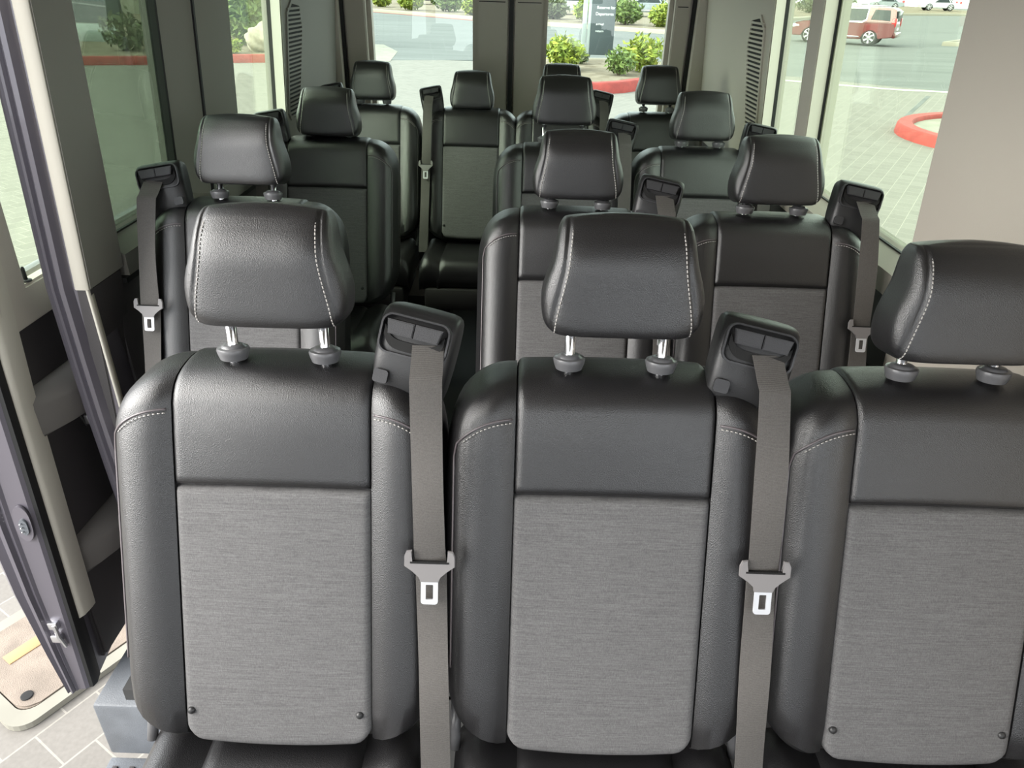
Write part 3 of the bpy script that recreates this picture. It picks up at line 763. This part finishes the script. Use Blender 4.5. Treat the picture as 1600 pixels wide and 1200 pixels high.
tube(bm, [dpt(-1.14, 1.245, 1.005), dpt(-1.135, 1.24, .97), dpt(-1.13, 1.245, .93)], .005, 8)
link('roller_bracket', bm, 'steel', D, auto=40)
# body-side latch chain by the rear jamb
t = empty('door_check_link', (-1.065, 1.475, 1.52)); tag(t, 'small metal check link between body pillar and open sliding door', 'door link')
for k in range(3):
    bm = bmesh.new(); sbox(bm, -.010+.008*k, .006+.008*k, -.004, .004, .012-.034*k, .038-.034*k, .003); link('link', bm, 'steel', t, auto=40)
bm = bmesh.new(); tube(bm, [(-.03, .0, .045), (.008, 0, -.06)], .004, 8); link('rod', bm, 'rubber', t)

# ------------------------------------------------------------------ outside
KS = .008
def gz(y): return KS*y
def slab(name, m, poly, h0, h1, kind='structure'):
    bm = bmesh.new(); prism(bm, poly, lambda a, b, d: (a, b, gz(b)+d), h0, h1); o = link(name, bm, m, smooth=False); o['kind'] = kind; return o
slab('ground', 'pavers', [(-60, -12), (60, -12), (60, 26), (-60, 26)], -.2, 0)
slab('road', 'asphalt', [(-90, 26), (-6.5, 24.8), (-1.5, 26.4), (.6, 25.3), (8, 24.4), (12, 21.2), (60, 16), (140, 130), (-90, 130)], -.25, .004)
slab('ground_concrete_apron', 'concrete', [(-7.5, 23.9), (-4.3, 25.0), (-4.6, 28.5), (-5.6, 31.3), (-9.5, 31.5)], .0, .012)
slab('ground_gutter', 'white_line', [(7.5, 22.9), (10.4, 21.3), (30, 18.0), (30, 18.35), (10.4, 21.65), (7.6, 23.2)], .004, .01)
slab('ground_joint', 'asphalt', [(7.85, 15.8), (7.93, 15.75), (10.8, 20.3), (10.7, 20.35)], .0, .004)
def kerb(name, path, w, h, m, lab, closed=False):
    bm = bmesh.new(); rings = []
    P = [Vector((x, y, 0)) for x, y in path]; n = len(P)
    for i in range(n):
        a = P[(i-1) % n] if closed or i > 0 else P[i]; b = P[(i+1) % n] if closed or i < n-1 else P[i]
        t_ = (b-a).normalized(); nn = Vector((-t_.y, t_.x, 0)); p = P[i]; z = gz(p.y)
        rings.append([(p.x+nn.x*o_, p.y+nn.y*o_, z+hh) for o_, hh in ((-w/2-.02, 0), (-w/2, h*.85), (-w/2+.03, h), (w/2-.03, h), (w/2, h*.85), (w/2+.02, 0))])
    if closed: rings.append(rings[0])
    loft(bm, rings, cap=not closed); bmesh.ops.remove_doubles(bm, verts=bm.verts, dist=1e-5)
    return tag(link(name, bm, m, auto=40), lab, 'kerb')
def arc(cx, cy_, rx, ry, a0, a1, n=20): return [(cx+rx*math.cos(math.radians(a0+(a1-a0)*k/n)), cy_+ry*math.sin(math.radians(a0+(a1-a0)*k/n))) for k in range(n+1)]
kerb('kerb', [(-26, 16.2), (-20, 18.6), (-15, 20.9), (-12.6, 21.8), (-10.8, 22.4), (-9.2, 23.4), (-7.4, 24.1)], .30, .22, 'red_paint', 'long red painted kerb beyond the left side windows')
isl = arc(9.9, 14.0, 2.55, 2.2, 245, 100, 18)
kerb('kerb', isl+[(12, 16.3), (16, 16.3)], .28, .20, 'red_paint', 'curved red kerb nose of the island outside the right window')
slab('ground_island', 'concrete', isl[1:-1]+[(10, 16.1), (16, 16.2), (16, 12), (9.5, 12)], .0, .12)
tag(box('utility_lid', 'leaf_olive', (8.7, 9.3, 15.2, 15.6, gz(16)+.10, gz(16)+.26), .03), 'small dark box on the corner of the red kerbed island', 'utility box')
near = arc(1.6, 24.0, 3.2, 4.6, 330, 208, 20)
near = [(.2, 20.4), (1.0, 19.1), (1.8, 18.95), (2.4, 19.3), (3.1, 20.1), (4.4, 21.4), (5.2, 23.2)]
kerb('kerb', [(-.1, 21.8)]+near, .30, .26, 'red_paint', 'red kerb of the planted island seen through the right rear window')
slab('ground_planter', 'gravel', [(-.1, 21.8)]+near+[(4.9, 24.2), (2.6, 25.2), (.4, 24.8)], .0, .22)
kerb('kerb', [(.4, 24.9), (2.6, 25.3), (5.0, 24.3)], .22, .26, 'kerb_pale', 'pale kerb at the back of the planted island by the sign post')
# far side kerb and gravel strip with bushes
far = [(-45, 84), (-12.4, 60.6), (-3.0, 51.7), (1.1, 48.0), (8.3, 42.9), (11.5, 44.0), (14, 52), (22, 66), (35, 84), (60, 96)]
kerb('kerb', far, .5, .20, 'kerb_pale', 'long pale kerb along the far side of the road')
slab('ground_verge', 'gravel', far+[(60, 130), (-60, 130)], .0, .15)
slab('ground_gutter_far', 'red_paint', [(-12.3, 60.0), (-3.1, 51.1), (1.0, 47.4), (1.0, 47.55), (-3.0, 51.35), (-12.2, 60.3)], .004, .02)
kerb('kerb', [(40, 60.5), (24.0, 43.0), (21.3, 40.2), (26.5, 39.0), (40, 38)], .4, .2, 'kerb_pale', 'pale kerb corner beyond the red car at the right')
slab('ground_corner', 'concrete', [(40, 60.0), (24.2, 42.6), (21.8, 40.4), (26.5, 39.3), (40, 38.4)], 0, .16)
# left verge
lv = [(-26, 16.3), (-20, 18.8), (-15, 21.1), (-12.6, 22.0), (-10.8, 22.6), (-9.2, 23.6), (-7.4, 24.3), (-7.8, 33), (-16, 60), (-60, 60), (-60, 10)]
slab('ground_verge_left', 'gravel', lv, 0, .20)
def bush(c, r, n, m, lab, ls=.10, sq=1.0, group='desert bushes and shrubs', name='shrub', cat='shrub'):
    t = empty(name, (c[0], c[1], c[2])); tag(t, lab, cat, group)
    bm = bmesh.new()
    for i in range(n):
        v = Vector((random.gauss(0, 1), random.gauss(0, 1), random.gauss(0, 1))).normalized()*random.random()**.4
        lump = 1+.18*math.sin(v.x*6+c[0])*math.cos(v.y*5)
        p = Vector((v.x*r*lump, v.y*r*lump, (v.z*.5+.5)*r*1.5*sq*lump+.05))
        a = Vector((random.gauss(0, 1), random.gauss(0, 1), random.gauss(0, 1))).normalized(); b = a.orthogonal().normalized(); L_ = ls*random.uniform(.6, 1.4)
        vs = [bm.verts.new(p+a*L_), bm.verts.new(p+b*L_*.4), bm.verts.new(p-a*L_), bm.verts.new(p-b*L_*.4)]
        bm.faces.new(vs)
    link('foliage', bm, m, t, smooth=False)
    bm = bmesh.new()
    for k in range(5):
        a = k*1.26; tube(bm, [(0, 0, -.05), (math.cos(a)*r*.2, math.sin(a)*r*.2, r*.5), (math.cos(a)*r*.5, math.sin(a)*r*.5, r*.95)], [.03*r+.01, .02*r+.006, .004], 6)
    link('stem', bm, 'bark', t)
bush((1.15, 21.9, gz(22)+.2), .55, 900, 'leaf_lime', 'lime bush in the planted island left of the sign post', .09)
bush((2.6, 21.0, gz(21)+.2), .42, 600, 'leaf_green', 'low green bush just behind the red kerb right of the sign post', .07)
bush((3.35, 22.0, gz(22)+.2), .60, 800, 'leaf_lime', 'yellow green bush on the right half of the planted island', .09)
bush((1.75, 23.7, gz(22)+.2), .22, 350, 'leaf_olive', 'small olive bush at the foot of the grey sign', .07)
bush((4.45, 22.75, gz(22)+.2), .42, 600, 'leaf_lime', 'lime bush at the right end of the planted island', .09)
bush((-9.3, 27.3, gz(27)+.15), 1.25, 2600, 'leaf_green', 'large green bush behind the boulder beyond the left window', .14, 1.2)
bush((-9.0, 24.1, gz(24)+.15), .30, 350, 'leaf_lime', 'small lime tuft in front of the boulder', .07)
bush((-12.2, 24.0, gz(24)+.15), .7, 600, 'leaf_olive', 'olive shrub below the dark board beyond the tinted window', .09)
bush((-10.3, 30.5, gz(30)+.15), 1.8, 2200, 'leaf_lime', 'tall lime shrub left of the boulder bush', .18, 1.3)
fb = [(-11.6, 65, .8, 0, 'small lime bush at the left end of the far verge'), (-8.6, 60.5, 1.0, 0, 'round lime bush on the far verge in the left rear window'), (-5.6, 59.5, 1.3, 1, 'tall green bush right of the round lime one in the left rear window'), (-3.6, 55.5, .75, 0, 'low lime bush on the far verge near the door pillar'), (-1.7, 54.8, .7, 0, 'low lime bush hidden mostly by the rear door pillar'),
 (1.9, 53, 1.0, 2, 'olive bush on the far verge left of the sign post'), (4.0, 50.2, 1.0, 0, 'lime bush on the far verge directly behind the sign'), (6.1, 48.6, 1.05, 1, 'green bush on the far verge right of the sign'), (8.2, 47.2, .9, 0, 'lime bush on the far verge at the right edge of the rear window'),
 (12.9, 54, 1.2, 1, 'green bush near the front of the red car'), (15.2, 58.5, 1.1, 0, 'lime bush beyond the bonnet of the red car'), (18.5, 66, 1.6, 2, 'olive bush behind the red car cabin'), (23, 73, 1.5, 1, 'green bush past the rear of the red car'), (28.5, 81, 1.7, 2, 'olive bush far right of the red car'), (35, 90, 1.9, 2, 'most distant olive bush at the top right')]
for x, y, r, k, lab in fb:
    bush((x, y, gz(y)+.12), r, 900, ('leaf_lime', 'leaf_green', 'leaf_olive')[k], lab, .16, .85, 'bushes along the far verge')
# boulder
bm = bmesh.new(); bmesh.ops.create_icosphere(bm, subdivisions=4, radius=.62)
for v in bm.verts:
    n = v.co.normalized(); v.co *= 1+.12*math.sin(n.x*5+1)*math.cos(n.y*4)+.06*math.sin(n.z*9+n.x*7); v.co.z *= .8
o = link('boulder', bm, 'boulder', loc=(-8.25, 25.1, gz(25)+.52)); tag(o, 'rounded tan boulder behind the red kerb beyond the left window', 'boulder')
# signs and reflection board
def text(body, size, loc, parent, m, ext=.004):
    cu = bpy.data.curves.new('t', 'FONT'); cu.body = body; cu.size = size; cu.extrude = ext; cu.align_x = 'LEFT'
    o = bpy.data.objects.new('t', cu); COL.objects.link(o)
    dg = bpy.context.evaluated_depsgraph_get(); me = bpy.data.meshes.new_from_object(o.evaluated_get(dg)); bpy.data.objects.remove(o)
    q = bpy.data.objects.new('lettering', me); COL.objects.link(q); me.materials.append(MATS[m]); q.parent = parent; q.location = loc; q.rotation_euler = (PI/2, 0, 0); return q
sg = empty('direction_sign', (1.93, 24.4, gz(24))); tag(sg, 'tall dark grey sign panel with white lettering on a silver post', 'sign')
box('post', 'sign_post', (-.16, -.02, -.05, .05, 0, 3.6), .015, sg); box('post', 'sign_post', (.005, .10, -.04, .04, 0, 3.6), .015, sg)
pn = box('sign_panel', 'sign_grey', (.10, .83, -.05, .05, .43, 3.5), .01, sg)
text('Reserve for', .118, (.25, -.055, 1.70), pn, 'sign_white'); text('Departures', .118, (.22, -.055, 1.53), pn, 'sign_white')
text('arrival', .095, (.25, -.055, 1.26), pn, 'sign_white'); text('return', .095, (.25, -.055, 1.07), pn, 'sign_white')
sg = empty('reflection_board', (-14.6, 26.9, gz(26)+.15)); tag(sg, 'dark board with pale base added for a reflection in the tinted left window', 'sign')  # board added to stand in for a dark reflection in the glass
box('board', 'sign_grey', (-2.6, .95, -.08, .08, .62, 2.8), .01, sg); box('base', 'sign_post', (-2.5, .75, -.2, .2, 0, .60), .02, sg)
# yellow bollard / hydrant by far kerb
t = empty('fire_hydrant', (.98, 49.6, gz(49)+.12)); tag(t, 'small yellow fire hydrant on the far verge', 'fire hydrant')
bm = bmesh.new(); lathe(bm, [(.17, 0), (.17, .06), (.12, .08), (.12, .60), (.15, .62), (.15, .68), (.11, .76), (.04, .82)], (0, 0, 0)); link('barrel', bm, 'yellow_paint', t)
bm = bmesh.new(); tube(bm, [(-.22, 0, .42), (.22, 0, .42)], .07, 12); link('outlet', bm, 'yellow_paint', t)
# building added for a beige reflection in the left window
t = empty('backdrop', (-26, 44, gz(44)+.15)); tag(t, 'long pale stucco building added behind the left verge for a window reflection', 'backdrop')
box('wall', 'stucco', (-22, 6, 0, 6, 0, 6.5), .02, t); box('roof_edge', 'kerb_pale', (-22.3, 6.3, -.3, 6.3, 6.5, 6.9), .02, t)
for k in range(3):
    w_ = box('window', 'car_glass', (-16+7*k, -13+7*k, -.06, .02, 1.4, 3.6), .01, t)
# inspection cover and pavers close to the doorway
cv = empty('inspection_cover', (-1.775, 2.115, gz(2))); tag(cv, 'rusty tan inspection cover set in pale pavers outside the door', 'cover'); cv.rotation_euler = (0, 0, math.radians(58))
bm = bmesh.new(); prism(bm, rrect(-.38, .38, -.235, .235, .06, 6), lambda a, b, d: (a, b, d), 0, .03, bev=.006); lid = link('lid', bm, 'cover_concrete', cv, auto=40)
bm = bmesh.new(); ringp(bm, rrect(-.44, .44, -.295, .295, .08, 6), rrect(-.385, .385, -.24, .24, .06, 6), lambda a, b, d: (a, b, d), 0, .026); link('collar', bm, 'concrete', cv, smooth=False)
box('name_plate', 'cover_rust', (-.30, -.10, .03, .09, .028, .034), .002, lid)
for x, y in ((-.335, -.17), (-.18, -.185)):
    bm = bmesh.new(); lathe(bm, [(.022, 0), (.022, .034), (.018, .0345)], (x, y, 0), n=16); link('lift_hole', bm, 'slot_black', lid)
# ------------------------------------------------------------------ vehicles
def arcpts(cx, r, n=14): return [(cx+r*math.cos(PI*k/n), .36+r*math.sin(PI*k/n)) for k in range(n+1)]
def make_car(name, paint, lab, kind, loc, rz, Lc=5.35, Hc=1.92, Wc=2.0, group=None, sc=1.0):
    """front toward -x"""
    t = empty(name, loc, rz); tag(t, lab, 'car', group); t.scale = (sc, sc, sc)
    hw = Wc/2; h = Lc/2; wf, wr = -h+.98, h-1.18; belt = Hc*.60; r = .47
    low = [(h, .45), (h+.02, .75), (h-.02, belt)] + [(-h+1.55, belt), (-h+.55, belt-.06), (-h+.12, belt-.16), (-h+.0, belt-.32), (-h-.03, .62), (-h+.03, .34)]
    low += [(wf-r, .34)] + [(wf-r*math.cos(PI*k/14), .36+r*math.sin(PI*k/14)) for k in range(15)] + [(wf+r, .30), (wr-r, .30)] + [(wr-r*math.cos(PI*k/14), .36+r*math.sin(PI*k/14)) for k in range(15)] + [(wr+r, .36)]
    def bf(a, b, d): return (a, d*hw*(1-.05*max(0, (b-.8)))*(1-.10*max(0, (-a-h+.5))/.5), b)
    bm = bmesh.new(); prism(bm, low, bf, -1, 1, bev=.05); body = link('body', bm, paint, t, auto=50)
    gtop = Hc-.03
    if kind == 'suv': gh = [(-h+1.45, belt-.02), (-h+2.15, gtop-.04), (-h+2.5, gtop), (h-.35, gtop-.02), (h-.12, gtop-.12), (h-.02, belt-.02)]
    else: gh = [(-h+1.2, belt-.02), (-h+1.95, gtop-.03), (-h+2.3, gtop), (h-1.5, gtop), (h-.75, belt-.02)]
    tp = lambda b: 1-.20*(b-belt)/(Hc-belt)
    bm = bmesh.new(); prism(bm, gh, lambda a, b, d: (a, d*hw*.985*tp(b), b), -1, 1, bev=.04); link('cabin', bm, paint, t, auto=50)
    zb, zt = belt+.03, gtop-.10
    for sgn in (-1, 1):
        f = lambda a, b, d: (a, sgn*(hw*.985*tp(b)+.002+d), b)
        if kind == 'suv':
            W1 = [(-h+1.72, zb), (-h+2.20, zt), (h-1.52, zt), (h-1.52, zb+.10), (h-1.70, zb)]; W2 = [(h-1.30, zb+.10), (h-1.18, zt-.02), (h-.42, zt-.04), (h-.30, zb+.06)]
        else: W1 = [(-h+1.5, zb), (-h+2.05, zt), (h-1.65, zt), (h-1.35, zb)]; W2 = [(h-1.25, zb), (h-1.5, zt), (h-1.45, zt), (h-1.1, zb)]
        for Wp in (W1, W2):
            bm = bmesh.new(); prism(bm, Wp, f, 0, .008); link('window', bm, 'car_glass', t, smooth=False)
        cx = sum(p[0] for p in W1)/len(W1); cz = sum(p[1] for p in W1)/len(W1)
        bm = bmesh.new(); ringp(bm, [(cx+(p[0]-cx)*1.04, cz+(p[1]-cz)*1.22) for p in W1], W1, f, 0, .014); link('window_trim', bm, 'chrome' if kind == 'suv' else paint, t, smooth=False)
        bm = bmesh.new(); sbox(bm, -h+2.0, h-.9, sgn*(hw-.30)-.02, sgn*(hw-.30)+.02, Hc-.03, Hc+.03, .008); link('roof_rail', bm, 'alloy', t)
        bm = bmesh.new(); sbox(bm, wf+r+.05, wr-r-.05, sgn*hw-.03, sgn*hw+.02, .40, .46, .01); link('sill_trim', bm, 'chrome', t)
        bm = bmesh.new(); sbox(bm, h-.22, h+.02, sgn*(hw-.14)-.10, sgn*(hw-.14)+.11, belt-.20, belt+.22, .03); link('tail_lamp', bm, 'lamp_red', t)
        bm = bmesh.new(); sbox(bm, -h-.02, -h+.35, sgn*(hw-.2)-.12, sgn*(hw-.2)+.12, belt-.40, belt-.22, .03); link('headlamp', bm, 'lamp_clear', t)
        for wxx in (wf, wr):
            w0 = sgn*(hw-.24)
            bm = bmesh.new(); lathe(bm, [(.30, 0), (.37, .01), (.405, .04), (.41, .13), (.40, .21), (.36, .25), (.29, .25)], (wxx, w0, .41), (0, sgn, 0), 36); wh = link('wheel', bm, 'tyre', t, auto=50)
            bm = bmesh.new()
            lathe(bm, [(.29, .2), (.29, .252), (.27, .255), (.262, .23), (.262, .2)], (wxx, w0, .41), (0, sgn, 0), 36)
            for k in range(6):
                M = Matrix.Translation((wxx, w0+sgn*.245, .41))@Matrix.Rotation(k*PI/3, 4, 'Y'); sbox(bm, -.045, .045, -.012, .012, .03, .27, .008, mtx=M)
            lathe(bm, [(.08, .22), (.08, .26), (.05, .265)], (wxx, w0, .41), (0, sgn, 0), 20)
            link('wheel_rim', bm, 'alloy', wh, auto=40)
    # rear and front glass
    bm = bmesh.new()
    if kind == 'suv': sbox(bm, h-.10, h+.0, -hw*.72, hw*.72, belt+.06, gtop-.16, .02)
    else: sbox(bm, h-1.5, h-1.0, -hw*.6, hw*.6, belt+.08, gtop-.14, .02)
    link('rear_window', bm, 'car_glass', t)
    bm = bmesh.new(); prism(bm, [(-h+1.50, belt+.02), (-h+2.12, gtop-.08), (-h+2.16, gtop-.08), (-h+1.54, belt+.02)], lambda a, b, d: (a-.03, d*hw*.85*tp(b), b), -1, 1); link('windscreen', bm, 'car_glass', t, smooth=False)
    bm = bmesh.new(); sbox(bm, h-.05, h+.10, -hw*.93, hw*.93, .42, .68, .04); link('rear_bumper', bm, paint, t)
    bm = bmesh.new(); sbox(bm, h+.0, h+.03, -.26, .26, .78, .92, .005); link('number_plate', bm, 'sign_white', t, smooth=False)
    return t
RZ = math.radians(-33)
# rear near wheel ends up at (16.75, 38.3)
wr_, hw_ = 5.35/2-1.18, .88
wr_ *= .88; hw_ *= .88
cxp = 16.65-(wr_*math.cos(RZ)+hw_*math.sin(RZ)); cyp = 38.4-(wr_*math.sin(RZ)-hw_*math.cos(RZ))
make_car('car', 'car_red', 'dark red sport utility vehicle crossing the junction outside', 'suv', (cxp, cyp, gz(cyp)+.01), RZ, sc=.88)
pc = [((3.2, 61), 'car_white', 'white parked car above the bushes just right of the sign'), ((9.2, 61), 'car_silver', 'silver parked car at the top right of the rear window'), ((-9.5, 74), 'car_dark', 'dark parked car at the top of the left rear window'),
      ((25, 96), 'car_white', 'white parked car beyond the red car roof'), ((35, 96), 'car_dark', 'dark parked car right of the white one in the distance'), ((44, 100), 'car_silver', 'silver parked car in the distant lot'), ((53, 104), 'car_white', 'white parked car at the far right of the lot')]
for (p, c, lab) in pc:
    make_car('car', c, lab, 'sedan', (p[0], p[1], gz(p[1])+.16), math.radians(random.uniform(-20, 10)), Lc=4.7, Hc=1.5, Wc=1.85, group='cars parked in the distant lot')
